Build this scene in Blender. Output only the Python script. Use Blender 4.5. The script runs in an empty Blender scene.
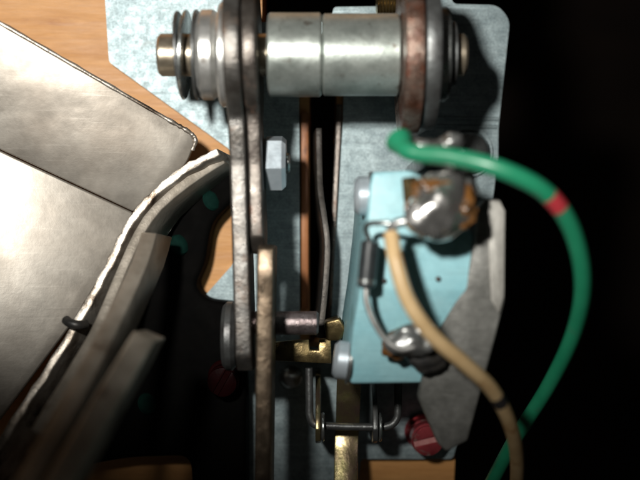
import bpy, bmesh, math, random
from mathutils import Vector, Matrix
from mathutils.geometry import tessellate_polygon
random.seed(7)
SC = bpy.context.scene
COL = SC.collection
MM = 0.001

# ------------------------------------------------------------------ camera, world, flash, exposure
CAM_H = 170.0                 # mm above the plywood
HT = 0.3233                   # tan of half the horizontal field of view
cam_d = bpy.data.cameras.new('camera')
cam_d.sensor_width = 36.0
cam_d.lens = 18.0 / HT
cam_d.clip_start = 0.004
cam_d.clip_end = 5.0
cam_d.dof.use_dof = True
cam_d.dof.focus_distance = (CAM_H - 15.0) * MM
cam_d.dof.aperture_fstop = 11.5
cam = bpy.data.objects.new('camera', cam_d)
COL.objects.link(cam)
cam.location = (0, 0, CAM_H * MM)
SC.camera = cam

world = bpy.data.worlds.new('World')
SC.world = world
world.use_nodes = True
bgn = world.node_tree.nodes['Background']
bgn.inputs[0].default_value = (1.0, 0.93, 0.85, 1)
bgn.inputs[1].default_value = 0.012

fl = bpy.data.lights.new('camera_flash', 'SPOT')
fl.energy = 1.36
fl.color = (1.0, 0.965, 0.90)
fl.shadow_soft_size = 0.006
fl.spot_size = math.radians(90)
fl.spot_blend = 0.46
flo = bpy.data.objects.new('camera_flash', fl)
COL.objects.link(flo)
flo.location = (-0.034, 0.034, 0.174)
flo.rotation_euler = (Vector((0.012, 0.0955, 0.0)) - flo.location).to_track_quat('-Z', 'Y').to_euler()

SC.view_settings.view_transform = 'Standard'
SC.view_settings.look = 'None'
SC.view_settings.gamma = 1.0
SC.view_settings.exposure = 0.0
SC.view_settings.use_curve_mapping = False

# ------------------------------------------------------------------ helpers (millimetres in, metres out)
K = 2 * HT / 640.0
def P(px, py, z):
    s = K * (CAM_H - z)
    return Vector(((px - 320) * s, (240 - py) * s, z))
def X(px, z): return (px - 320) * K * (CAM_H - z)
def Y(py, z): return (240 - py) * K * (CAM_H - z)

TX, TY = -0.060, 0.066        # the board leans a little under the camera
def tp(px, py, h=0.0, z0=2.0):
    """point seen at (px, py) on the leaning plane z = z0 + h + TX x + TY y"""
    kx, ky = (px - 320) * K, (240 - py) * K
    z = (z0 + h + (TX * kx + TY * ky) * CAM_H) / (1 + TX * kx + TY * ky)
    return P(px, py, z)
def zp(x, y): return 2.0 + TX * x + TY * y
PN = Vector((-TX, -TY, 1)).normalized()

def bevel(bm, off, seg=2, ang=28):
    es = [e for e in bm.edges if len(e.link_faces) == 2 and e.calc_face_angle(0) > math.radians(ang)]
    if es and off > 0:
        bmesh.ops.bevel(bm, geom=es, offset=off, segments=seg, affect='EDGES', clamp_overlap=True, profile=0.5)
    return bm

def prism(top, thick=None, bottom=None, holes=(), bev=0.15, seg=2, shift=(0, 0)):
    """top: list of 3D points (mm), CCW or not; extruded down by thick, or to given bottom points."""
    bm = bmesh.new()
    loops = [list(top)] + [list(h) for h in holes]
    flat = [v for l in loops for v in l]
    tv = [bm.verts.new(v) for v in flat]
    if bottom is None:
        bot = [Vector((v[0] + shift[0], v[1] + shift[1], v[2] - thick)) for v in flat]
    else:
        bot = [Vector(v) for v in bottom]
    bv = [bm.verts.new(v) for v in bot]
    if len(loops) == 1:
        try:
            bm.faces.new(tv); bm.faces.new(list(reversed(bv)))
        except ValueError: pass
    else:
        for t in tessellate_polygon([[Vector((v[0], v[1], 0)) for v in l] for l in loops]):
            bm.faces.new([tv[i] for i in t]); bm.faces.new([bv[i] for i in reversed(t)])
    k = 0
    for l in loops:
        n = len(l)
        for i in range(n):
            a, b = k + i, k + (i + 1) % n
            bm.faces.new((tv[b], tv[a], bv[a], bv[b]))
        k += n
    bmesh.ops.recalc_face_normals(bm, faces=bm.faces)
    if len(loops) > 1:
        bmesh.ops.dissolve_limit(bm, angle_limit=0.01, verts=bm.verts, edges=bm.edges) if False else None
    bevel(bm, bev, seg)
    return bm

def rounded(pts, r, n=5):
    """round polygon corners; pts are (x, y) in px or mm; r single or list"""
    out = []
    m = len(pts)
    for i in range(m):
        p0, p, p1 = Vector(pts[i - 1][:2]), Vector(pts[i][:2]), Vector(pts[(i + 1) % m][:2])
        rr = r[i] if isinstance(r, (list, tuple)) else r
        if rr <= 0:
            out.append(tuple(p)); continue
        a = (p0 - p); b = (p1 - p)
        d = min(rr, a.length * .45, b.length * .45)
        A = p + a.normalized() * d; B = p + b.normalized() * d
        for k in range(n + 1):
            t = k / n
            q = A * (1 - t) ** 2 + p * 2 * t * (1 - t) + B * t * t
            out.append((q.x, q.y))
    return out

def plate_px(pts, z, thick, r=0, **kw):
    return prism([P(x, y, z) for x, y in (rounded(pts, r) if r else pts)], thick, **kw)

def side_plate(yz, x0, x1, bev=0.25, shear=0.0, y0=0.0, seg=2, sub=0, jit=0.0):
    """outline in the y-z plane extruded along x (mm)"""
    if sub:
        o = []
        for i in range(len(yz)):
            a, b = Vector(yz[i]), Vector(yz[(i + 1) % len(yz)])
            n = max(1, int((b - a).length / sub))
            for k in range(n):
                q = a.lerp(b, k / n)
                o.append((q.x + random.uniform(-jit, jit), q.y + random.uniform(-jit, jit)))
        yz = o
    bm = bmesh.new()
    A = [bm.verts.new((x0 + shear * (y - y0), y, z)) for y, z in yz]
    B = [bm.verts.new((x1 + shear * (y - y0), y, z)) for y, z in yz]
    n = len(yz)
    bm.faces.new(A); bm.faces.new(list(reversed(B)))
    for i in range(n):
        j = (i + 1) % n
        bm.faces.new((A[j], A[i], B[i], B[j]))
    bmesh.ops.recalc_face_normals(bm, faces=bm.faces)
    bevel(bm, bev, seg, 40)
    return bm

def frame(axis):
    a = Vector(axis).normalized()
    u = a.orthogonal().normalized()
    return a, u, a.cross(u)

def lathe(p0, axis, prof, seg=40, phase=0.0):
    """prof: list of (t along axis, radius) from one end to the other; r = 0 closes the end"""
    a, u, w = frame(axis)
    p0 = Vector(p0)
    bm = bmesh.new()
    rings = []
    for t, r in prof:
        c = p0 + a * t
        if r <= 1e-6:
            rings.append([bm.verts.new(c)])
        else:
            rings.append([bm.verts.new(c + (u * math.cos(phase + 2 * math.pi * k / seg) + w * math.sin(phase + 2 * math.pi * k / seg)) * r) for k in range(seg)])
    for A, B in zip(rings, rings[1:]):
        for k in range(seg):
            j = (k + 1) % seg
            if len(A) == 1 and len(B) == 1: continue
            if len(A) == 1: bm.faces.new((A[0], B[j], B[k]))
            elif len(B) == 1: bm.faces.new((A[k], A[j], B[0]))
            else: bm.faces.new((A[k], A[j], B[j], B[k]))
    bmesh.ops.recalc_face_normals(bm, faces=bm.faces)
    return bm

def disc(p0, axis, h, r, rin=0.0, ch=0.2, seg=40, phase=0.0):
    prof = [(0, rin), (0, r - ch), (ch, r), (h - ch, r), (h, r - ch), (h, rin)]
    if rin > 0: prof.append((0, rin))
    bm = lathe(p0, axis, prof, seg, phase)
    bmesh.ops.remove_doubles(bm, verts=bm.verts, dist=1e-5)
    return bm

def spline(pts, n=10):
    pts = [Vector(p) for p in pts]
    q = [pts[0] * 2 - pts[1]] + pts + [pts[-1] * 2 - pts[-2]]
    out = []
    for i in range(1, len(q) - 2):
        for k in range(n):
            t = k / n
            a, b, c, d = q[i - 1], q[i], q[i + 1], q[i + 2]
            out.append(0.5 * ((2 * b) + (c - a) * t + (2 * a - 5 * b + 4 * c - d) * t * t + (3 * b - a - 3 * c + d) * t ** 3))
    out.append(pts[-1])
    return out

def tube(path, r, seg=20, cap=True):
    """path: list of mm points; r: number or list"""
    n = len(path)
    rr = r if isinstance(r, (list, tuple)) else [r] * n
    bm = bmesh.new()
    rings = []
    u = None
    for i, p in enumerate(path):
        t = (path[min(i + 1, n - 1)] - path[max(i - 1, 0)]).normalized()
        if u is None: u = t.orthogonal().normalized()
        u = (u - t * u.dot(t)).normalized()
        w = t.cross(u)
        rings.append([bm.verts.new(p + (u * math.cos(2 * math.pi * k / seg) + w * math.sin(2 * math.pi * k / seg)) * rr[i]) for k in range(seg)])
    for A, B in zip(rings, rings[1:]):
        for k in range(seg):
            j = (k + 1) % seg
            bm.faces.new((A[k], A[j], B[j], B[k]))
    if cap:
        bm.faces.new(list(reversed(rings[0]))); bm.faces.new(rings[-1])
    bmesh.ops.recalc_face_normals(bm, faces=bm.faces)
    return bm

def ribbon(path, thick, depth, flare=(0, 0), bev=0.4, seg=3, jit=0.0):
    """a strip standing on edge: path = top left edge (mm points), thick to its right, depth downwards"""
    n = len(path)
    bm = bmesh.new()
    rows = []
    for i, p in enumerate(path):
        t = (path[min(i + 1, n - 1)] - path[max(i - 1, 0)]); t.z = 0; t.normalize()
        rgt = Vector((-t.y, t.x, 0))
        if rgt.x < 0: rgt = -rgt
        dz = depth[i] if isinstance(depth, (list, tuple)) else depth
        top = p.copy()
        a = top + rgt * random.uniform(-jit, jit) + Vector((0, 0, random.uniform(-jit, jit))); b = top + rgt * (thick + random.uniform(-jit, jit))
        f = Vector((flare[0], flare[1], 0))
        c = b + f - Vector((0, 0, dz)); d = a + f - Vector((0, 0, dz))
        rows.append([bm.verts.new(v) for v in (a, b, c, d)])
    for A, B in zip(rows, rows[1:]):
        for k in range(4):
            j = (k + 1) % 4
            bm.faces.new((A[k], A[j], B[j], B[k]))
    bm.faces.new(list(reversed(rows[0]))); bm.faces.new(rows[-1])
    bmesh.ops.recalc_face_normals(bm, faces=bm.faces)
    bevel(bm, bev, seg, 40)
    return bm

def blob(c, rx, ry, rz, amp=0.12, seed=1, sub=4, freq=1.4, bumps=()):
    from mathutils import noise
    bm = bmesh.new()
    bmesh.ops.create_icosphere(bm, subdivisions=sub, radius=1.0)
    off = Vector((seed * 3.1, seed * 1.7, seed * 2.3))
    for v in bm.verts:
        k = 1 + amp * noise.noise(v.co * freq + off) + amp * 0.3 * noise.noise(v.co * freq * 3 + off)
        for d_, a_, w_ in bumps:
            k += a_ * math.exp(-(1 - v.co.dot(Vector(d_).normalized())) / w_)
        v.co = Vector((v.co.x * rx * k, v.co.y * ry * k, v.co.z * rz * k)) + Vector(c)
    return bm

def obj(name, bm, mat, parent=None, base=None, smooth=38):
    """link ONE mesh object; geometry is in world millimetres"""
    me = bpy.data.meshes.new(name)
    if parent is not None:
        o0 = Vector(parent['_b'])
    else:
        if base is None:
            xs = [v.co for v in bm.verts]
            base = (sum(v.x for v in xs) / len(xs), sum(v.y for v in xs) / len(xs), min(v.z for v in xs))
        o0 = Vector(base)
    bmesh.ops.translate(bm, verts=bm.verts, vec=-o0)
    bmesh.ops.scale(bm, verts=bm.verts, vec=(MM, MM, MM))
    bm.to_mesh(me); bm.free()
    for p in me.polygons: p.use_smooth = True
    me.set_sharp_from_angle(angle=math.radians(smooth))
    me.materials.append(mat)
    o = bpy.data.objects.new(name, me)
    COL.objects.link(o)
    o['_b'] = tuple(o0)
    if parent is not None: o.parent = parent
    else: o.location = o0 * MM
    return o

def thing(name, label, cat, base, group=None):
    o = bpy.data.objects.new(name, None)
    o.empty_display_size = 0.004
    COL.objects.link(o)
    o.location = Vector(base) * MM
    o['_b'] = tuple(base)
    return tag(o, label, cat, group)

def tag(o, label, cat, group=None):
    o['label'] = label; o['category'] = cat
    if group: o['group'] = group
    return o

# ------------------------------------------------------------------ materials
def mat(name, c1, c2, rough=(0.35, 0.5), metal=0.0, scale=400.0, stretch=(1, 1, 1), bump=0.15, bscale=None,
        spots=None, spot_amt=0.6, spot_scale=250.0, spec=0.5, coat=0.0, fine=0.0, ramp=(0.35, 0.65), spot_metal=None, scratch=0.0, scratch_rot=0.5):
    """two-tone noise colour, roughness noise, bump, optional stain colour with a shape of its own"""
    m = bpy.data.materials.new(name); m.use_nodes = True
    nt = m.node_tree; N = nt.nodes; L = nt.links
    b = N['Principled BSDF']
    tc = N.new('ShaderNodeTexCoord'); mp = N.new('ShaderNodeMapping')
    mp.inputs['Scale'].default_value = stretch
    L.new(tc.outputs['Object'], mp.inputs['Vector'])
    def noise(sc, det=6.0, rgh=0.6, dist=0.0):
        n = N.new('ShaderNodeTexNoise'); n.inputs['Scale'].default_value = sc
        n.inputs['Detail'].default_value = det; n.inputs['Roughness'].default_value = rgh
        n.inputs['Distortion'].default_value = dist
        L.new(mp.outputs[0], n.inputs['Vector']); return n
    n1 = noise(scale)
    r1 = N.new('ShaderNodeValToRGB')
    r1.color_ramp.elements[0].position = ramp[0]; r1.color_ramp.elements[0].color = (*c1, 1)
    r1.color_ramp.elements[1].position = ramp[1]; r1.color_ramp.elements[1].color = (*c2, 1)
    L.new(n1.outputs['Fac'], r1.inputs['Fac'])
    colour = r1.outputs['Color']
    if fine > 0:
        n4 = noise(scale * 6, 3.0, 0.7)
        mr = N.new('ShaderNodeMapRange'); mr.inputs[1].default_value = 0.3; mr.inputs[2].default_value = 0.7
        mr.inputs[3].default_value = 1 - fine; mr.inputs[4].default_value = 1 + fine
        L.new(n4.outputs['Fac'], mr.inputs[0])
        mx = N.new('ShaderNodeMix'); mx.data_type = 'RGBA'; mx.blend_type = 'MULTIPLY'; mx.inputs[0].default_value = 1
        L.new(colour, mx.inputs[6]); L.new(mr.outputs[0], mx.inputs[7]); colour = mx.outputs[2]
    if spots:
        n2 = noise(spot_scale, 8.0, 0.65, 0.4)
        r2 = N.new('ShaderNodeValToRGB')
        lo = 0.75 - 0.4 * spot_amt
        r2.color_ramp.elements[0].position = lo; r2.color_ramp.elements[0].color = (0, 0, 0, 1)
        r2.color_ramp.elements[1].position = lo + 0.12; r2.color_ramp.elements[1].color = (1, 1, 1, 1)
        L.new(n2.outputs['Fac'], r2.inputs['Fac'])
        mx = N.new('ShaderNodeMix'); mx.data_type = 'RGBA'
        L.new(r2.outputs['Color'], mx.inputs[0]); L.new(colour, mx.inputs[6]); mx.inputs[7].default_value = (*spots, 1)
        colour = mx.outputs[2]
        if spot_metal is not None:
            ms = N.new('ShaderNodeMapRange'); ms.inputs[3].default_value = metal; ms.inputs[4].default_value = spot_metal
            L.new(r2.outputs['Color'], ms.inputs[0]); L.new(ms.outputs[0], b.inputs['Metallic'])
    if scratch > 0:
        for q, (rz, sc) in enumerate(((scratch_rot, 130.0), (scratch_rot + 1.1, 90.0))):
            m2 = N.new('ShaderNodeMapping'); m2.inputs['Rotation'].default_value = (0, 0, rz); m2.inputs['Scale'].default_value = (1, 26, 1)
            L.new(tc.outputs['Object'], m2.inputs['Vector'])
            ns = N.new('ShaderNodeTexNoise'); ns.inputs['Scale'].default_value = sc; ns.inputs['Detail'].default_value = 4; ns.inputs['Distortion'].default_value = 0.3
            L.new(m2.outputs[0], ns.inputs['Vector'])
            rs = N.new('ShaderNodeMapRange'); rs.inputs[1].default_value = 0.60; rs.inputs[2].default_value = 0.70
            rs.inputs[3].default_value = 0.0; rs.inputs[4].default_value = scratch
            L.new(ns.outputs['Fac'], rs.inputs[0])
            mx = N.new('ShaderNodeMix'); mx.data_type = 'RGBA'
            L.new(rs.outputs[0], mx.inputs[0]); L.new(colour, mx.inputs[6])
            k_ = 1.5 if q == 0 else 0.45
            mx.inputs[7].default_value = (min(0.9, c1[0] * k_), min(0.9, c1[1] * k_), min(0.9, c1[2] * k_), 1)
            colour = mx.outputs[2]
    L.new(colour, b.inputs['Base Color'])
    if spot_metal is None: b.inputs['Metallic'].default_value = metal
    n3 = noise(scale * 1.7, 5.0)
    rr = N.new('ShaderNodeMapRange'); rr.inputs[1].default_value = 0.3; rr.inputs[2].default_value = 0.7
    rr.inputs[3].default_value = rough[0]; rr.inputs[4].default_value = rough[1]
    L.new(n3.outputs['Fac'], rr.inputs[0]); L.new(rr.outputs[0], b.inputs['Roughness'])
    b.inputs['Specular IOR Level'].default_value = spec
    b.inputs['Coat Weight'].default_value = coat
    b.inputs['Coat Roughness'].default_value = 0.12
    if bump > 0:
        nb = noise(bscale or scale * 2.5, 6.0, 0.65)
        bp = N.new('ShaderNodeBump'); bp.inputs['Strength'].default_value = bump; bp.inputs['Distance'].default_value = 0.0003
        L.new(nb.outputs['Fac'], bp.inputs['Height']); L.new(bp.outputs[0], b.inputs['Normal'])
    return m

M = {}
M['wood'] = mat('plywood', (0.60, 0.30, 0.10), (0.50, 0.235, 0.075), (0.42, 0.6), 0, 60, (1.0, 9.0, 1.0), 0.25, 260, spots=(0.40, 0.165, 0.05), spot_amt=0.38, spot_scale=45, fine=0.08)
M['zinc'] = mat('zinc_plate', (0.36, 0.44, 0.46), (0.24, 0.305, 0.325), (0.46, 0.60), 0.66, 500, (1, 1, 1), 0.13, 3200, spots=(0.22, 0.26, 0.265), spot_amt=0.32, spot_scale=420, fine=0.28, scratch=0.5)
M['steel'] = mat('zinc_steel', (0.52, 0.55, 0.54), (0.36, 0.39, 0.39), (0.20, 0.34), 0.9, 300, (1, 1, 1), 0.12, 1500, spots=(0.14, 0.12, 0.09), spot_amt=0.46, spot_scale=260, scratch=0.4, scratch_rot=1.5)
M['sleeve'] = mat('frosted_zinc', (0.47, 0.51, 0.48), (0.33, 0.37, 0.345), (0.30, 0.46), 0.72, 220, (1, 1, 1), 0.12, 1500, spots=(0.12, 0.085, 0.06), spot_amt=0.36, spot_scale=420, fine=0.1)
M['bright'] = mat('bright_steel', (0.76, 0.76, 0.74), (0.52, 0.52, 0.50), (0.26, 0.42), 0.78, 300, (1, 1, 1), 0.12, 1200, spots=(0.16, 0.12, 0.09), spot_amt=0.30, spot_scale=400)
M['arm'] = mat('old_steel', (0.15, 0.135, 0.12), (0.08, 0.068, 0.06), (0.24, 0.44), 0.75, 350, (1, 1, 1), 0.3, 1500, spots=(0.115, 0.06, 0.038), spot_amt=0.46, spot_scale=260, spot_metal=0.2)
M['greyarm'] = mat('grey_steel', (0.19, 0.185, 0.175), (0.095, 0.085, 0.075), (0.24, 0.44), 0.78, 300, (1, 1, 1), 0.3, 1500, spots=(0.10, 0.065, 0.045), spot_amt=0.44, spot_scale=220, spot_metal=0.3)
M['bronze'] = mat('browned_steel', (0.20, 0.155, 0.11), (0.10, 0.072, 0.048), (0.24, 0.40), 0.85, 400, (1, 0.6, 1), 0.3, 1500, spots=(0.10, 0.07, 0.05), spot_amt=0.45, spot_scale=600)
M['rust'] = mat('rusty_steel', (0.27, 0.21, 0.175), (0.12, 0.05, 0.03), (0.18, 0.42), 0.72, 420, (1, 1, 1), 0.6, 1200, spots=(0.10, 0.030, 0.015), spot_amt=0.62, spot_scale=300, spot_metal=0.1)
M['warm'] = mat('warm_steel', (0.55, 0.48, 0.37), (0.36, 0.30, 0.22), (0.28, 0.42), 0.85, 300, (1, 1, 1), 0.12, 1200, spots=(0.12, 0.09, 0.06), spot_amt=0.34, spot_scale=350)
M['pin'] = mat('stained_steel', (0.27, 0.23, 0.23), (0.14, 0.11, 0.11), (0.24, 0.4), 0.8, 700, (1, 1, 1), 0.4, 1600, spots=(0.07, 0.05, 0.045), spot_amt=0.5, spot_scale=600)
M['dark'] = mat('dark_steel', (0.16, 0.17, 0.17), (0.09, 0.09, 0.09), (0.3, 0.5), 0.7, 350, (1, 1, 1), 0.25, 1400)
M['black'] = mat('black_oxide', (0.03, 0.03, 0.03), (0.06, 0.055, 0.05), (0.35, 0.5), 0.4, 400, (1, 1, 1), 0.2, 1200)
M['chrome'] = mat('worn_tinplate', (0.50, 0.47, 0.42), (0.31, 0.275, 0.235), (0.36, 0.54), 0.80, 45, (1, 1, 1), 0.12, 300, spots=(0.20, 0.18, 0.155), spot_amt=0.47, spot_scale=38, fine=0.12, scratch=0.14, scratch_rot=0.9)
M['flange'] = mat('dull_tinplate', (0.42, 0.38, 0.325), (0.25, 0.22, 0.18), (0.34, 0.5), 0.6, 180, (1, 1, 1), 0.25, 700, spots=(0.15, 0.11, 0.08), spot_amt=0.4, spot_scale=200)
M['blue'] = mat('turquoise_plastic', (0.25, 0.50, 0.56), (0.32, 0.57, 0.62), (0.38, 0.5), 0, 150, (1, 1, 1), 0.08, 1500, spots=(0.16, 0.33, 0.34), spot_amt=0.50, spot_scale=110, spec=0.5, fine=0.06, scratch=0.25)
M['solder'] = mat('solder', (0.88, 0.87, 0.85), (0.72, 0.71, 0.68), (0.15, 0.29), 0.95, 350, (1, 1, 1), 0.06, 420, spots=(0.22, 0.12, 0.05), spot_amt=0.36, spot_scale=260)
M['dull_solder'] = mat('dull_solder', (0.46, 0.47, 0.47), (0.30, 0.31, 0.30), (0.28, 0.42), 0.85, 350, (1, 1, 1), 0.2, 600, spots=(0.16, 0.10, 0.05), spot_amt=0.42, spot_scale=260)
M['flux'] = mat('burnt_flux', (0.20, 0.085, 0.022), (0.06, 0.032, 0.014), (0.15, 0.35), 0, 500, (1, 1, 1), 0.3, 900, coat=0.5)
M['green'] = mat('green_insulation', (0.012, 0.185, 0.092), (0.018, 0.215, 0.11), (0.28, 0.4), 0, 200, (1, 1, 1), 0.08, 700, spots=(0.04, 0.15, 0.09), spot_amt=0.4, spot_scale=220)
M['red'] = mat('red_ink', (0.42, 0.035, 0.045), (0.32, 0.03, 0.04), (0.3, 0.42), 0, 400, (1, 1, 1), 0.1, 700)
M['tan'] = mat('tan_insulation', (0.60, 0.43, 0.23), (0.48, 0.33, 0.165), (0.32, 0.48), 0, 200, (1, 1, 1), 0.12, 700, spots=(0.33, 0.18, 0.07), spot_amt=0.42, spot_scale=300)
M['ink'] = mat('black_ink', (0.02, 0.02, 0.022), (0.035, 0.03, 0.03), (0.35, 0.5), 0, 400, (1, 1, 1), 0.1, 700)
M['diode'] = mat('diode_body', (0.018, 0.022, 0.024), (0.03, 0.035, 0.038), (0.25, 0.4), 0, 400, (1, 1, 1), 0.1, 700)
M['fibre'] = mat('grey_fibre', (0.25, 0.25, 0.235), (0.12, 0.122, 0.112), (0.30, 0.52), 0.4, 110, (1, 1, 1), 0.3, 800, spots=(0.07, 0.065, 0.055), spot_amt=0.36, spot_scale=90, fine=0.2, scratch=0.4, scratch_rot=1.3)
M['gold'] = mat('yellow_zinc', (0.26, 0.195, 0.09), (0.14, 0.105, 0.055), (0.22, 0.4), 0.9, 350, (1, 1, 1), 0.25, 900, spots=(0.09, 0.075, 0.04), spot_amt=0.45, spot_scale=300)
M['irid'] = mat('iridescent_zinc', (0.36, 0.33, 0.14), (0.29, 0.17, 0.17), (0.2, 0.34), 0.88, 220, (1, 0.5, 1), 0.2, 900, spots=(0.22, 0.29, 0.13), spot_amt=0.40, spot_scale=170)
M['lacquer'] = mat('red_lacquer', (0.50, 0.08, 0.095), (0.32, 0.04, 0.05), (0.16, 0.3), 0.6, 350, (1, 1, 1), 0.2, 800, spots=(0.42, 0.30, 0.27), spot_amt=0.46, spot_scale=420, coat=0.6)
M['slot_glint'] = mat('pink_slot_glint', (0.80, 0.42, 0.40), (0.62, 0.22, 0.22), (0.2, 0.35), 0.3, 500, (1, 1, 1), 0.2, 800)  # pale pink paints the light reflected along the screw slot
M['shaded_green'] = mat('shaded_green', (0.005, 0.022, 0.017), (0.003, 0.012, 0.010), (0.6, 0.8), 0, 350, (1, 1, 1), 0.3, 800, spec=0.02)  # green darkened so the shade over the screws is in the colour
M['nut'] = mat('blue_zinc_nut', (0.62, 0.70, 0.76), (0.48, 0.56, 0.62), (0.28, 0.42), 0.55, 300, (1, 1, 1), 0.1, 900)
M['pale_fibre'] = mat('pale_fibre', (0.40, 0.39, 0.36), (0.24, 0.235, 0.215), (0.34, 0.55), 0.3, 220, (1, 0.4, 1), 0.3, 800, fine=0.15)
M['shade_black'] = mat('shade_block', (0.002, 0.002, 0.002), (0.003, 0.0028, 0.0026), (0.6, 0.8), 0, 200, (1, 1, 1), 0.2, 600, spec=0.015)  # near-black so the block reads as deep shadow
M['shaded_lacquer'] = mat('shaded_red_lacquer', (0.010, 0.001, 0.0013), (0.006, 0.0007, 0.001), (0.35, 0.5), 0.0, 350, (1, 1, 1), 0.2, 800, spec=0.04)  # red lacquer darkened nearly to black, its shadow put into the colour
M['rim'] = mat('worn_rim', (0.60, 0.56, 0.50), (0.30, 0.25, 0.20), (0.3, 0.5), 0.8, 260, (1, 1, 1), 0.5, 500, spots=(0.10, 0.075, 0.055), spot_amt=0.62, spot_scale=130)
M['strip'] = mat('dark_strip_steel', (0.075, 0.068, 0.06), (0.035, 0.031, 0.028), (0.35, 0.5), 0.6, 350, (1, 1, 1), 0.3, 1400)
M['copper'] = mat('brown_fibre_strip', (0.40, 0.165, 0.06), (0.26, 0.095, 0.035), (0.4, 0.55), 0.1, 300, (1, 0.3, 1), 0.3, 900, spots=(0.12, 0.05, 0.025), spot_amt=0.46, spot_scale=260)
M['cab'] = mat('dark_cabinet', (0.020, 0.013, 0.010), (0.011, 0.008, 0.007), (0.7, 0.9), 0, 6, (1, 5, 1), 0.1, 60, spec=0.1)

# ------------------------------------------------------------------ the setting
bm = prism([Vector(v) for v in ((-900, 900, -330), (900, 900, -330), (900, -900, -330), (-900, -900, -330))], 12, bev=0)
o = obj('cabinet_floor', bm, M['cab']); o['kind'] = 'structure'

W0 = lambda x, y: tp(x, y, 0.0, 0.0)
wood_out = [W0(-420, -320), W0(428, -320), W0(436, 30), W0(455, 460), W0(443, 700), W0(-420, 700)]
slot_w = [W0(309.5, 40), W0(338, 40), W0(331, 342), W0(309.5, 342)]
slot_t = [W0(262, -60), W0(404, -60), W0(404, 22), W0(262, 22)]
o = obj('plywood_panel', prism(wood_out, 11, holes=[slot_w, slot_t], bev=0.0), M['wood']); o['kind'] = 'structure'

# ------------------------------------------------------------------ zinc mounting plate
ZP = 2.0
base = (0.0, 0.0, 0.03)
pl = thing('mounting_plate', 'bluish zinc mounting plate screwed flat on the orange plywood', 'metal plate', base)
outer = [(104, -90), (105, 0), (109, 62), (232, 151), (243, 168), (242, 254), (194, 308), (184, 350), (196, 530),
         (352, 530), (361, 459), (453, 459), (468, 400), (498, 158), (498.5, 126), (510, 20), (498, 5), (452, 4), (446, -90)]
rr = [0, 0, 3, 2, 6, 4, 8, 6, 0, 0, 4, 5, 6, 3, 3, 14, 10, 6, 0]
outer = [tp(x, y) for x, y in rounded(outer, rr)]
slot = [tp(x, y) for x, y in rounded([(299, 40), (345, 40), (343, 120), (329, 348), (300, 348)], 4)]
topslot = [tp(x, y) for x, y in rounded([(258, -70), (401, -70), (402, 6), (334, 7), (330, 22), (258, 22)], 3)]
obj('sheet', prism(outer, ZP - 0.03, holes=[slot, topslot], bev=0.0), M['zinc'], pl)
# raised lip along the right side of the slot (worn raw edge)
rim = [(336, 100), (343, 118), (330, 346), (323, 346)]
obj('slot_lip', prism([tp(336.5, 104, 0.8), tp(342.5, 104, 1.0), tp(330, 346, 1.0), tp(325.5, 346, 0.8)], 2.2, bev=0.2), M['arm'], pl)
# joggle lines across the tab
for yy in (118.5, 126.5):
    obj('bend_ridge', tube([tp(436, yy - 0.6, 0.05), tp(466, yy, 0.1), tp(498 if yy < 120 else 496.5, yy + 0.6, 0.05)], 0.32, 10), M['zinc'], pl)

# ------------------------------------------------------------------ shaft across the top
SZ = 25.0
SY = Y(55, SZ)
def S(x): return Vector((x, SY, SZ))
AX = (1, 0, 0)
sh = thing('pivot_shaft', 'thick horizontal steel pivot shaft with spacer sleeves, washers and clips at the top', 'shaft', (0, SY, SZ - 7))
obj('rod', lathe(S(-23.6), AX, [(0, 0), (0, 2.7), (0.4, 3.1), (44.6, 3.1), (45.0, 2.7), (45.0, 0)]), M['warm'], sh)
obj('spacer_sleeve', disc(S(-7.55), AX, 7.8, 6.1, 3.12, 0.3, 64), M['sleeve'], sh)
obj('spacer_sleeve', disc(S(0.35), AX, 11.2, 5.95, 3.12, 0.3, 64), M['sleeve'], sh)
obj('retaining_clip', disc(S(-20.7), (1, 0.05, 0), 0.55, 6.3, 3.12, 0.15, 48), M['dark'], sh)
obj('retaining_clip', disc(S(-20.0), (1, -0.05, 0), 0.5, 6.5, 3.12, 0.15, 48), M['steel'], sh)
obj('lock_nut', disc(S(-17.7), AX, 2.9, 6.7, 3.12, 0.7, 12, 0.2), M['bright'], sh)
obj('washer', disc(S(-18.2), AX, 0.45, 6.5, 3.12, 0.12, 48), M['dark'], sh)
obj('washer', disc(S(-14.6), AX, 1.5, 7.6, 3.12, 0.35, 48), M['bright'], sh)
obj('washer', disc(S(16.9), AX, 1.7, 6.9, 3.12, 0.35, 48), M['steel'], sh)
obj('retaining_clip', disc(S(19.0), AX, 0.7, 4.9, 3.12, 0.15, 48), M['dark'], sh)

# ------------------------------------------------------------------ lever arms on the left
def arm_outline(R, ybot, ztop, zbot, z_end=None, a0=-28):
    """round eye about the shaft, then a bar towards -y"""
    pts = []
    for k in range(0, 25):
        a = math.radians(215 - k * (215 + 60) / 24)     # from the bar's top side round to its underside
        pts.append((SY + R * math.cos(a), SZ + R * math.sin(a)))
    pts = []
    for k in range(0, 29):
        a = math.radians(155 - k * 310 / 28)
        pts.append((SY + R * math.cos(a), SZ + R * math.sin(a)))
    pts.append((SY - R - 4, zbot + 1)); pts.append((ybot + 3, zbot)); pts.append((ybot, zbot + 3))
    pts.append((ybot, ztop - 3)); pts.append((ybot + 2.5, ztop)); pts.append((SY - R - 6, ztop))
    return pts
a1 = obj('shaft_lever', side_plate(arm_outline(10.4, Y(372, 26), 28, 17), -13.35, -10.95, 0.35, -0.027, 25, 3, 0.9, 0.05), M['greyarm'])
tag(a1, 'outer dark steel lever arm, leftmost of the two arms on the shaft', 'lever')
a2 = thing('shaft_lever', 'inner dark steel lever arm with brown lower extension running off the bottom', 'lever', (-9, 0, 15))
obj('arm_plate', side_plate(arm_outline(10.0, Y(254, 26), 28, 17), -10.75, -8.75, 0.35, -0.028, 25, 3, 0.9, 0.05), M['arm'], a2)
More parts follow.
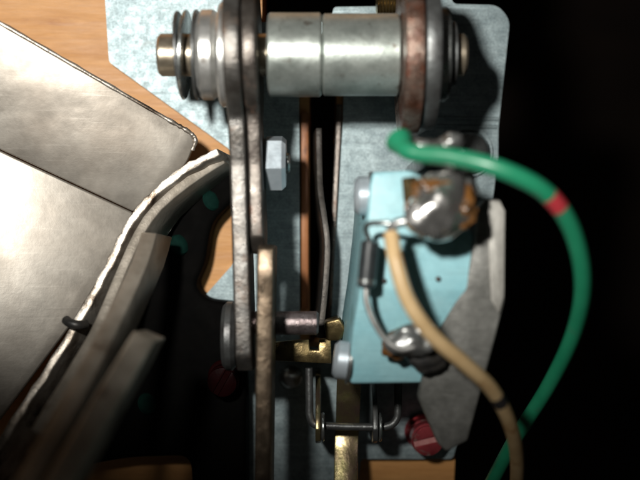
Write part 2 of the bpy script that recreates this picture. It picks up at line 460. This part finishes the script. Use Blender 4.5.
ye = Y(246, 30)
ext = [(ye + 0.2, 29.0), (ye - 0.3, 30.6), (ye - 3.6, 31.2), (ye - 7, 31.0), (ye - 60, 32), (ye - 60, 20), (ye, 20)]
obj('extension', side_plate(ext, -8.85, -6.5, 0.3, 0.014, -3, 3, 1.0, 0.04), M['bronze'], a2)
# hex nut on the inner arm
nt = thing('hex_nut', 'pale bluish hex nut on the inner lever arm below the shaft', 'nut', (X(262, 20), Y(164, 20), 16))
obj('nut_body', disc((X(263, 21), Y(163, 21), 21), AX, 3.5, 4.3, 1.6, 0.6, 6, math.radians(0)), M['nut'], nt)
obj('bolt_end', disc((X(263, 21) + 0.2, Y(163, 21), 21), AX, 3.9, 1.58, 0, 0.3, 24), M['steel'], nt)

# cross pin
pz = 20.5
pn = thing('cross_pin', 'short round steel pin crossing the slot between lever arms and yellow bracket', 'pin', (-4, Y(323, pz), pz - 2))
obj('pin_rod', disc((X(232, pz), Y(323, pz), pz), AX, X(318.5, pz) - X(232, pz), 1.78, 0, 0.3, 36), M['pin'], pn)
obj('pin_head', disc((-14.6, Y(336, pz), pz), AX, 2.0, 5.2, 0, 0.6, 36), M['dark'], pn)

# ------------------------------------------------------------------ plates at the right end of the shaft
rp = obj('rusty_link', side_plate([(SY + 11.7 * math.cos(math.radians(a)), SZ + 11.7 * math.sin(math.radians(a))) for a in range(0, 360, 9)], 11.65, 14.35, 0.35, 0, 0, 3, 0.9, 0.07), M['rust'])
tag(rp, 'rusty reddish rounded link plate beside the right end of the sleeve', 'link plate')
ear = [(SY + 11 * math.cos(math.radians(a)), SZ + 11 * math.sin(math.radians(a))) for a in range(-20, 201, 10)]
ear += [(SY - 9.5, zp(15, SY - 9.5) - 0.5), (SY + 9.5, zp(15, SY + 9.5) - 0.5)]
eo = obj('bracket_ear', side_plate(ear, 14.55, 16.7, 0.3), M['dark'])
tag(eo, 'grey steel ear standing on the plate between rusty link and right washer', 'bracket')

# ------------------------------------------------------------------ leaf strip in the slot
pts = spline([P(316, 128, 6), P(316.5, 160, 7), P(317.5, 190, 8.5), P(321.5, 218, 10), P(324.5, 245, 10.5), P(323, 280, 11), P(320, 312, 11), P(317, 338, 11)], 8)
o = obj('leaf_strip', ribbon(pts, 0.95, 12.5, (-0.8, 0), 0.12, 2), M['strip'])
tag(o, 'thin wavy steel strip standing on edge in the dark slot', 'metal strip')

o = obj('fibre_strip', prism([tp(301, 112, -0.3), tp(308.5, 112, -0.3), tp(308.5, 309, -0.3), tp(301, 309, -0.3)], 1.4, bev=0.2), M['copper'])
tag(o, 'narrow copper brown fibre strip lying along the left side of the slot', 'strip')
# ------------------------------------------------------------------ yellow latch bracket
yb = thing('latch_bracket', 'yellow zinc latch bracket with a notch under the cross pin', 'bracket', (-4, Y(355, 14), 2.05))
poly = [(274, 342), (309, 339), (310, 350), (318, 350), (319, 339), (331, 338), (332, 364), (275, 361)]
obj('top_tab', plate_px(poly, 14.5, 1.1, bev=0.25), M['gold'], yb)
obj('web', prism([P(277, 357, 13.3), P(330, 360, 13.3), P(330, 364, 13.3), P(277, 361, 13.3)], 13.0, bev=0.2), M['gold'], yb)
obj('stop_lug', prism([P(324, 322, 15.6), P(340, 317, 16), P(346, 330, 16), P(341, 341, 15), P(326, 341, 14.8)], 5, bev=0.5, seg=3), M['gold'], yb)
o = obj('round_screw', lathe(tp(291, 377, 0.02), PN, [(0, 0), (0, 2.0), (0.8, 1.95), (1.5, 1.5), (1.9, 0.7), (2.0, 0)]), M['bright'])
tag(o, 'small silver round head screw just below the yellow bracket', 'screw')

# ------------------------------------------------------------------ wire bail and lever strip at the bottom
wb = thing('wire_bail', 'thin bent steel wire bail held by two ears near the bottom', 'wire', (2, Y(425, 10), 2.05))
W = [P(309, 368, 12), P(309.5, 400, 12), P(310, 416, 12), P(315, 424.5, 12), P(330, 426, 12), P(372, 427, 12), P(388, 426, 12), P(396, 420, 12), P(398, 408, 12), P(398, 375, 12)]
obj('wire', tube(spline(W, 8), 0.62, 14), M['dark'], wb)
for px, n in ((316, 0), (373, 1)):
    x0 = X(px, 12)
    y0 = Y(427, 12)
    e = [(y0 + 8, -0.8), (y0 + 7, 8), (y0 + 2.2, 13.6), (y0, 14.3), (y0 - 2.0, 13.4), (y0 - 3.0, 10), (y0 - 3.4, -1.2)]
    obj('ear', side_plate(e, x0 - 0.1, x0 + 0.75, 0.2), M['irid'] if n == 0 else M['dark'], wb)
    obj('collar', disc((x0 + 0.85, y0, 12), AX, 0.5, 2.3, 0.66, 0.15, 30), M['steel'], wb)

ls = [P(350, 345, 15), P(349.5, 372, 14), P(348.5, 400, 11), P(347.5, 428, 7.5), P(346.5, 440, 7.2), P(346, 470, 9.0), P(345.5, 510, 11.5), P(345, 560, 14)]
pts = spline(ls, 6)
bm = bmesh.new()
rows = []
for i, p in enumerate(pts):
    hw = 1.95
    rows.append([bm.verts.new(v) for v in (p + Vector((-hw, 0, 0)), p + Vector((hw, 0, 0)), p + Vector((hw, 0, -0.9)), p + Vector((-hw, 0, -0.9)))])
for A, B in zip(rows, rows[1:]):
    for k in range(4): bm.faces.new((A[k], A[(k + 1) % 4], B[(k + 1) % 4], B[k]))
bm.faces.new(rows[0]); bm.faces.new(list(reversed(rows[-1])))
bmesh.ops.recalc_face_normals(bm, faces=bm.faces)
bevel(bm, 0.2, 2, 50)
o = obj('lever_strip', bm, M['irid'])
tag(o, 'narrow iridescent bronze lever strip running down from under the blue switch', 'lever')

# ------------------------------------------------------------------ blue micro switch
HB = 9.0
ms = thing('micro_switch', 'light turquoise plastic micro switch with soldered terminals', 'switch', (8, 0, HB))
ZT = 35.0
up = [(373, 172), (414, 170), (450, 190), (474, 236), (473, 282), (469, 291), (360, 288), (366, 235), (370, 185)]
lo = [(360, 288.6), (469, 291.6), (446, 322), (428, 346), (425, 380), (420, 383), (352, 384), (348, 380), (353, 330)]
def zs(y): return ZT if y <= 289 else ZT - (y - 289) * 0.055
outl = up[:5] + [(469, 290)] + lo[2:] + [(360, 289)] + up[7:]
bm = bmesh.new()
tv = [bm.verts.new(P(x, y, zs(y))) for x, y in outl]
bv = [bm.verts.new(Vector((X(x, zs(y)) + (-1.0 if x < 380 else 0), Y(y, zs(y)), HB))) for x, y in outl]
iA = outl.index((469, 290)); iB = outl.index((360, 289)); n_ = len(outl)
bm.faces.new(tv[iA:iB + 1]); bm.faces.new(tv[iB:] + tv[:iA + 1])
bm.faces.new(list(reversed(bv)))
for i in range(n_):
    k = (i + 1) % n_
    bm.faces.new((tv[k], tv[i], bv[i], bv[k]))
bmesh.ops.recalc_face_normals(bm, faces=bm.faces)
bevel(bm, 0.4, 3, 20)
obj('housing', bm, M['blue'], ms)
# screws in the left flank
for px, py, z, tilt in ((354.5, 196, 31.5, 0.0), (333.5, 359, 28, -0.12)):
    s = obj('flank_screw', disc(P(px, py, z), (1, tilt, 0.0), 3.0, 2.75, 0, 0.6, 36), M['nut'], ms)
    a = P(px, py, z)
    obj('washer', disc(a + Vector((2.0, tilt * 2, 0)), (1, tilt, 0), 0.7, 3.4, 0, 0.2, 36), M['steel'], ms)
for px, py, r in ((391, 308, 0.42), (384, 281, 0.38), (438, 279, 0.38)):
    z = 35.0 if py < 288 else 33.6
    obj('rivet', lathe(P(px, py, z - 0.2), (0, 0, 1), [(0, 0), (0, r), (0.35, r), (0.45, r * 0.6), (0.45, 0)], 18), M['gold'] if py > 300 else M['black'], ms)
# terminals
t1 = obj('terminal', prism([P(402, 178, 41), P(416, 176, 41), P(430, 200, 43), P(424, 226, 43), P(410, 214, 42), P(404, 200, 41)], 1.0, bev=0.2), M['gold'], ms)
obj('terminal_post', prism([P(424, 196, 42), P(448, 196, 42), P(448, 222, 42), P(424, 222, 42)], 7.6, bev=0.3), M['gold'], ms)
obj('solder_blob', blob(P(437, 211, 43.4), 3.6, 3.8, 3.2, 0.16, 3, 5, 1.0, [((-0.8, -0.35, 0.25), 0.28, 0.12), ((0.5, 0.85, 0.2), 0.55, 0.10), ((-0.3, 0.9, 0.3), 0.30, 0.08), ((0.95, -0.1, 0.2), 0.25, 0.10), ((-0.55, -0.25, 0.8), 0.14, 0.06), ((0.1, 0.5, 0.85), 0.12, 0.05), ((0.3, -0.6, 0.7), 0.10, 0.05)]), M['solder'], ms)
obj('solder_blob', blob(P(425.5, 217, 45.2), 2.7, 2.8, 1.35, 0.14, 44, 5, 1.2), M['solder'], ms)
obj('solder_blob', blob(P(455, 190, 42.6), 2.8, 3.0, 2.2, 0.40, 6, 4, 1.6), M['dull_solder'], ms)
obj('flux_residue', blob(P(464, 206, 43.6), 1.7, 2.6, 1.7, 0.5, 9, 4, 1.8), M['flux'], ms)
obj('flux_residue', blob(P(437, 188, 44.6), 3.0, 1.5, 1.3, 0.5, 11, 4, 1.8), M['flux'], ms)
obj('flux_residue', blob(P(411, 206, 41.4), 0.8, 1.2, 0.6, 0.5, 12, 4, 1.8), M['flux'], ms)
obj('terminal_post', prism([P(398, 330, 37), P(424, 330, 37), P(424, 350, 37), P(398, 350, 37)], 5.6, bev=0.3), M['gold'], ms)
obj('solder_blob', blob(P(414, 340, 37.2), 3.1, 2.2, 1.7, 0.35, 14, 4, 1.5, [((-0.8, -0.5, 0.2), 0.4, 0.1), ((0.6, 0.7, 0.2), 0.25, 0.1)]), M['dull_solder'], ms)
obj('flux_residue', blob(P(396, 346, 35.0), 2.0, 2.0, 1.2, 0.3, 17), M['flux'], ms)
obj('flux_residue', blob(P(428, 352, 34.4), 3.0, 2.6, 1.6, 0.3, 19), M['black'], ms)

# ------------------------------------------------------------------ grey fibre insulator
fp = [(476, 210, 35.6), (486, 199, 35.6), (500, 199, 35.6), (506, 211, 35.6), (505, 300, 35), (496, 336, 34), (468, 441, 30), (447, 452, 30), (438, 444, 30), (418, 398, 30.5), (428, 350, 33.2), (466, 284, 35), (474, 240, 35.6)]
top = [P(x, y, z) for x, y, z in fp]
o = thing('insulator_card', 'grey fibre insulator board with clipped corners right of the blue switch', 'insulator', P(480, 300, 24))
obj('board', prism(top, 2.4, bev=0.4, seg=3), M['fibre'], o)
obj('pale_flange', prism([P(x, y, z) for x, y, z in ((486, 207, 35.75), (491, 200.5, 35.75), (500, 200.5, 35.75), (505, 211, 35.75), (504.2, 296, 35.25), (499, 314, 35.0), (491, 300, 35.2), (489, 250, 35.5))], 1.2, bev=0.12, seg=2), M['pale_fibre'], o)

# screw behind the switch, on the tab
ts = thing('tab_screw', 'dull silver dome head screw on the zinc tab behind the green wire', 'screw', P(468, 150, 2.1))
obj('screw_washer', lathe(tp(466, 152, 0.05), PN, [(0, 0), (0, 4.4), (0.7, 4.4), (0.7, 0)]), M['zinc'], ts)
obj('screw_head', lathe(tp(467, 152, 0.8), PN, [(0, 0), (0, 3.7), (1.0, 3.6), (1.9, 2.9), (2.5, 1.6), (2.7, 0)]), M['steel'], ts)
# support post between tab and switch
o = obj('switch_post', prism([P(424, 150, 33), P(450, 150, 33), P(452, 168, 33), P(424, 168, 33)], 30.5, bev=0.5), M['dark'])
tag(o, 'dark steel post rising from the plate at the upper end of the switch', 'post')

# ------------------------------------------------------------------ diode
bs = obj('bare_strand', tube(spline([P(392, 236, 43.6), P(391, 229, 43.8), P(398, 223, 44.2), P(412, 221, 44.6), P(424, 220, 45)], 6), [0.62] * 25, 12), M['dull_solder'])
tag(bs, 'tinned bare wire tip joining the tan wire to the shiny solder blob', 'wire strands')
dd = thing('diode', 'dark grey cylindrical diode with silver leads on the blue switch', 'diode', P(367, 264, 35.2))
obj('diode_body', lathe(P(370.5, 240, 39), P(365.5, 289, 39) - P(370.5, 240, 39), [(0, 0), (0, 0.7), (0.35, 1.2), (6.1, 1.2), (6.45, 0.7), (6.45, 0)], 28), M['diode'], dd)
q0 = P(370.5, 240, 39); q1 = P(365.5, 289, 39)
obj('polarity_band', disc(q0.lerp(q1, 0.80), q1 - q0, 0.55, 1.22, 1.1, 0.02, 28), M['steel'], dd)
obj('lead', tube(spline([P(366, 287, 39), P(367, 303, 39), P(374, 322, 39), P(386, 340, 39), P(400, 349, 39), P(414, 347, 38.8)], 8), 0.42, 12), M['bright'], dd)
obj('lead', tube(spline([P(370, 242, 39), P(366, 230, 40), P(369, 224, 41), P(382, 223, 42), P(398, 224, 42.5), P(416, 219, 43)], 8), 0.36, 12), M['steel'], dd)

# ------------------------------------------------------------------ wires
def wire(name, pts, r, m, bands, label, flare=False):
    s = spline([P(*p) for p in pts], 12)
    t = thing(name, label, 'wire', s[-1])
    rad = [r] * len(s)
    if flare:
        for i in range(9): rad[i] = r * (1 + 0.55 * (1 - i / 8) ** 0.7)
    obj('insulation', tube(s, rad, 24), m, t)
    for a, b, bmat, nm in bands:
        seg = s[a:b]
        obj(nm, tube(seg, [r * 1.015] * len(seg), 24), bmat, t)
    return t
wire('green_wire', [(399, 141, 44.5), (406, 150, 46.5), (422, 154, 47.5), (452, 157, 49), (500, 169, 51), (546, 193, 50.5), (573, 232, 47), (583, 285, 41), (573, 335, 33), (548, 387, 24), (514, 441, 15), (486, 494, 8), (468, 535, 3)],
     1.12, M['green'], [(61, 66, M['red'], 'colour_mark')], 'thick green insulated wire with a red mark arching out to the right', True)
wire('tan_wire', [(391, 234, 43.5), (396, 262, 45.5), (408, 300, 46), (432, 335, 45.5), (465, 364, 44), (492, 390, 41), (510, 424, 36), (517, 460, 29), (515, 510, 20), (512, 560, 12)],
     0.98, M['tan'], [(62, 66, M['ink'], 'colour_mark')], 'tan insulated wire with a black mark crossing the blue switch')
# stripped strands of the green wire soldered down
st = thing('wire_strands', 'silvery tinned wire strands soldered next to the green wire end', 'wire strands', P(430, 165, 42))
for k, (x0, y0) in enumerate(((408, 142), (424, 147), (440, 147), (452, 141))):
    obj('strand_knot', blob(P(x0, y0, 42.5 + k % 2), 1.5, 1.0, 0.9, 0.3, 30 + k, 3), M['dull_solder'], st)
obj('strand', tube(spline([P(405, 144, 43), P(425, 147, 43.5), P(445, 150, 43.5), P(455, 175, 43.5), P(450, 196, 43)], 8), 0.7, 12), M['solder'], st)

# ------------------------------------------------------------------ red lacquered screws
def fillister(px, py, z0, h, r, tilt, slot_ang, label, m):
    t = thing('fillister_screw', label, 'screw', P(px, py, z0), 'red lacquered screws')
    ax = Vector(tilt).normalized()
    p0 = tp(px, py, z0)
    obj('screw_flange', disc(p0, ax, 0.8, r * 1.15, 0, 0.2, 36), m, t)
    obj('screw_head', lathe(p0 + ax * 0.8, ax, [(0, 0), (0, r * 0.93), (h * 0.3, r * 0.93), (h * 0.36, r * 0.82), (h * 0.5, r * 0.82), (h * 0.56, r), (h - 0.3, r), (h, r - 0.3), (h, 0)], 36), m, t)
    a, u, w = frame(ax)
    c = p0 + ax * (0.8 + h)
    d = Vector((math.cos(slot_ang), math.sin(slot_ang), 0)); d = (d - ax * d.dot(ax)).normalized()
    e = ax.cross(d)
    for sgn in (-1, 1):     # two half-moons leave the slot between them
        pts = []
        a0 = math.asin(0.20)
        for k in range(13):
            a_ = a0 + (math.pi - 2 * a0) * k / 12
            pts.append(c + d * (r - .15) * math.cos(a_) + e * sgn * (r - .15) * math.sin(a_) + ax * 0.7)
        bm = bmesh.new()
        tv = [bm.verts.new(v) for v in pts]; bv = [bm.verts.new(v - ax * 0.72) for v in pts]
        bm.faces.new(tv); bm.faces.new(list(reversed(bv)))
        for i in range(13):
            j = (i + 1) % 13
            bm.faces.new((tv[j], tv[i], bv[i], bv[j]))
        bmesh.ops.recalc_face_normals(bm, faces=bm.faces)
        bevel(bm, 0.12, 2, 40)
        obj('slotted_face', bm, m, t)
    q = [c + d * sx * (r - .3) + e * sy * r * 0.17 + ax * 0.6 for sx, sy in ((-1, -1), (1, -1), (1, 1), (-1, 1))]
    obj('slot_floor', prism(q, 0.35, bev=0.0), M['slot_glint'] if m is M['lacquer'] else m, t)
fillister(422, 430, 0.03, 4.0, 2.75, (0.10, -0.16, 1), math.radians(12), 'shiny red lacquered slotted screw at the lower right plate corner', M['lacquer'])
fillister(226, 376, 7.0, 3.0, 2.5, (-0.05, -0.1, 1), math.radians(60), 'red lacquered screw coloured nearly black as if in shadow left of the lever arms', M['shaded_lacquer'])

# ------------------------------------------------------------------ tinplate tray on the left
tr = thing('tinplate_tray', 'large worn shiny tinplate tray with folded panels at the left', 'metal tray', (-40, 0, 4))
def plane(a, b, c):
    a, b, c = P(*a), P(*b), P(*c)
    return a, (b - a).cross(c - a).normalized()
CAMP = Vector((0, 0, CAM_H))
def on(pl_, px, py):
    a, n = pl_
    d = P(px, py, 0) - CAMP
    return CAMP + d * ((a - CAMP).dot(n) / d.dot(n))
p2 = (P(133, 212, 12.5), Vector((0.30, -0.01, 1)).normalized())
A3 = on(p2, -60, 122); B3 = on(p2, 133, 212); C3 = P(195, 138, 13.4)
p1 = (A3, (B3 - A3).cross(C3 - A3).normalized())
up = rounded([(-60, -10), (197, 137), (186, 165), (133, 211.4), (-60, 121.4)], [0, 16, 10, 1, 0], 8)
obj('upper_panel', prism([on(p1, *q) for q in up], 1.1, bev=0.3, seg=3), M['chrome'], tr)
lowp = [(-60, 122.6), (133, 212.6), (126, 236), (76, 318), (40, 366), (-60, 500)]
obj('lower_panel', prism([on(p2, *q) for q in lowp], 1.1, bev=0.3, seg=3), M['chrome'], tr)
wt = [(217, 148, 17.0), (184, 165, 17.4), (152, 190, 18.0), (131, 213, 18.6), (115, 242, 19.2), (98, 276, 20.0), (68, 329, 21.8), (32, 386, 24.5), (-14, 455, 29), (-54, 510, 34)]
obj('side_wall', ribbon(spline([P(*p) for p in wt], 6), 1.3, 11, (3.6, -1.4), 0.2, 2, jit=0.16), M['rim'], tr)
hp = spline([on(p1, *q) + Vector((0, 0, -0.3)) for q in ((-60, -11), (0, 23), (60, 57.5), (120, 92), (170, 121), (188, 131.5), (195, 139), (192, 150))], 8)
obj('rolled_hem', tube(hp, [random.uniform(0.30, 0.46) for _ in hp], 14), M['rim'], tr)
w2 = [(220, 155, 14.5), (180, 181, 16.5), (143, 217, 19), (119, 264, 22), (96, 318, 26), (70, 365, 31), (30, 430, 38)]
obj('outer_flange', ribbon(spline([P(*p) for p in w2], 3), 1.5, 9, (1.8, -0.8), 0.15, 2, jit=0.08), M['flange'], tr)
w2 = [(141, 232, 25), (131, 262, 30), (104, 318, 39), (66, 390, 50), (16, 478, 61), (-10, 530, 66)]
obj('outer_flange', ribbon(spline([P(*p) for p in w2], 2), 2.3, 9, (1.0, -0.5), 0.22, 2), M['flange'], tr)
w3 = [(133, 331, 44), (113, 364, 49), (84, 412, 55), (48, 474, 62), (14, 534, 68)]
obj('outer_flange', ribbon([P(*p) for p in w3], 3.1, 6, (0.5, -0.3), 0.35, 3), M['flange'], tr)
o = obj('wall_hook', tube(spline([P(66, 320, 22.5), P(70, 323, 23.2), P(78, 325, 23.2), P(86, 324, 22)], 6), 0.7, 14), M['black'], tr)
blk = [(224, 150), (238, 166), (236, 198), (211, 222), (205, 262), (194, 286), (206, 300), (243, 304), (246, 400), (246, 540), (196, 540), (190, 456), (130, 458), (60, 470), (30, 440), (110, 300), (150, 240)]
o = obj('shade_block', prism([P(x, y, 8.0) for x, y in rounded(blk, 14)], 9.0, bev=1.2, seg=4), M['shade_black'])  # added block, its black stands in for shadow over plate and wood
tag(o, 'added black block standing in for shadow between the tray wall and the lever arms', 'block')
# brass stud above the sleeve
prof = [(0, 0), (0, 1.6)]
for k in range(9): prof += [(0.2 + k * 0.5, 2.0), (0.45 + k * 0.5, 1.6)]
prof += [(5.0, 1.6), (5.0, 0)]
o = obj('threaded_stud', lathe(P(376, 4, 9), AX, prof, 28), M['gold'])
tag(o, 'small brass threaded stud at the top edge above the right sleeve', 'stud')
# green lacquered screws below the tray, their shade put into a near-black green
for px, py, z, lab in ((211, 200, 9, 'green dome screw darkened as if shaded nearest the end of the tray wall'), (178, 245, 9.5, 'green dome screw darkened as if shaded beside the tray wall'), (146, 405, 9.5, 'green dome screw darkened as if in deep shade by the outer flange')):
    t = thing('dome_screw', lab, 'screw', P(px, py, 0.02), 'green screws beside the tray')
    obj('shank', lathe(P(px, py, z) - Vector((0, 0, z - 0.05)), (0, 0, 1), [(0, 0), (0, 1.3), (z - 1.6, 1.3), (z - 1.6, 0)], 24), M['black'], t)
    obj('dome', lathe(P(px, py, z) - Vector((0, 0, 1.3)), (0.62, 0.30, 0.7), [(0, 0), (0, 1.8), (0.5, 1.6), (0.9, 0.9), (1.0, 0)], 30), M['shaded_green'], t)

for ob in bpy.data.objects:
    if '_b' in ob: del ob['_b']
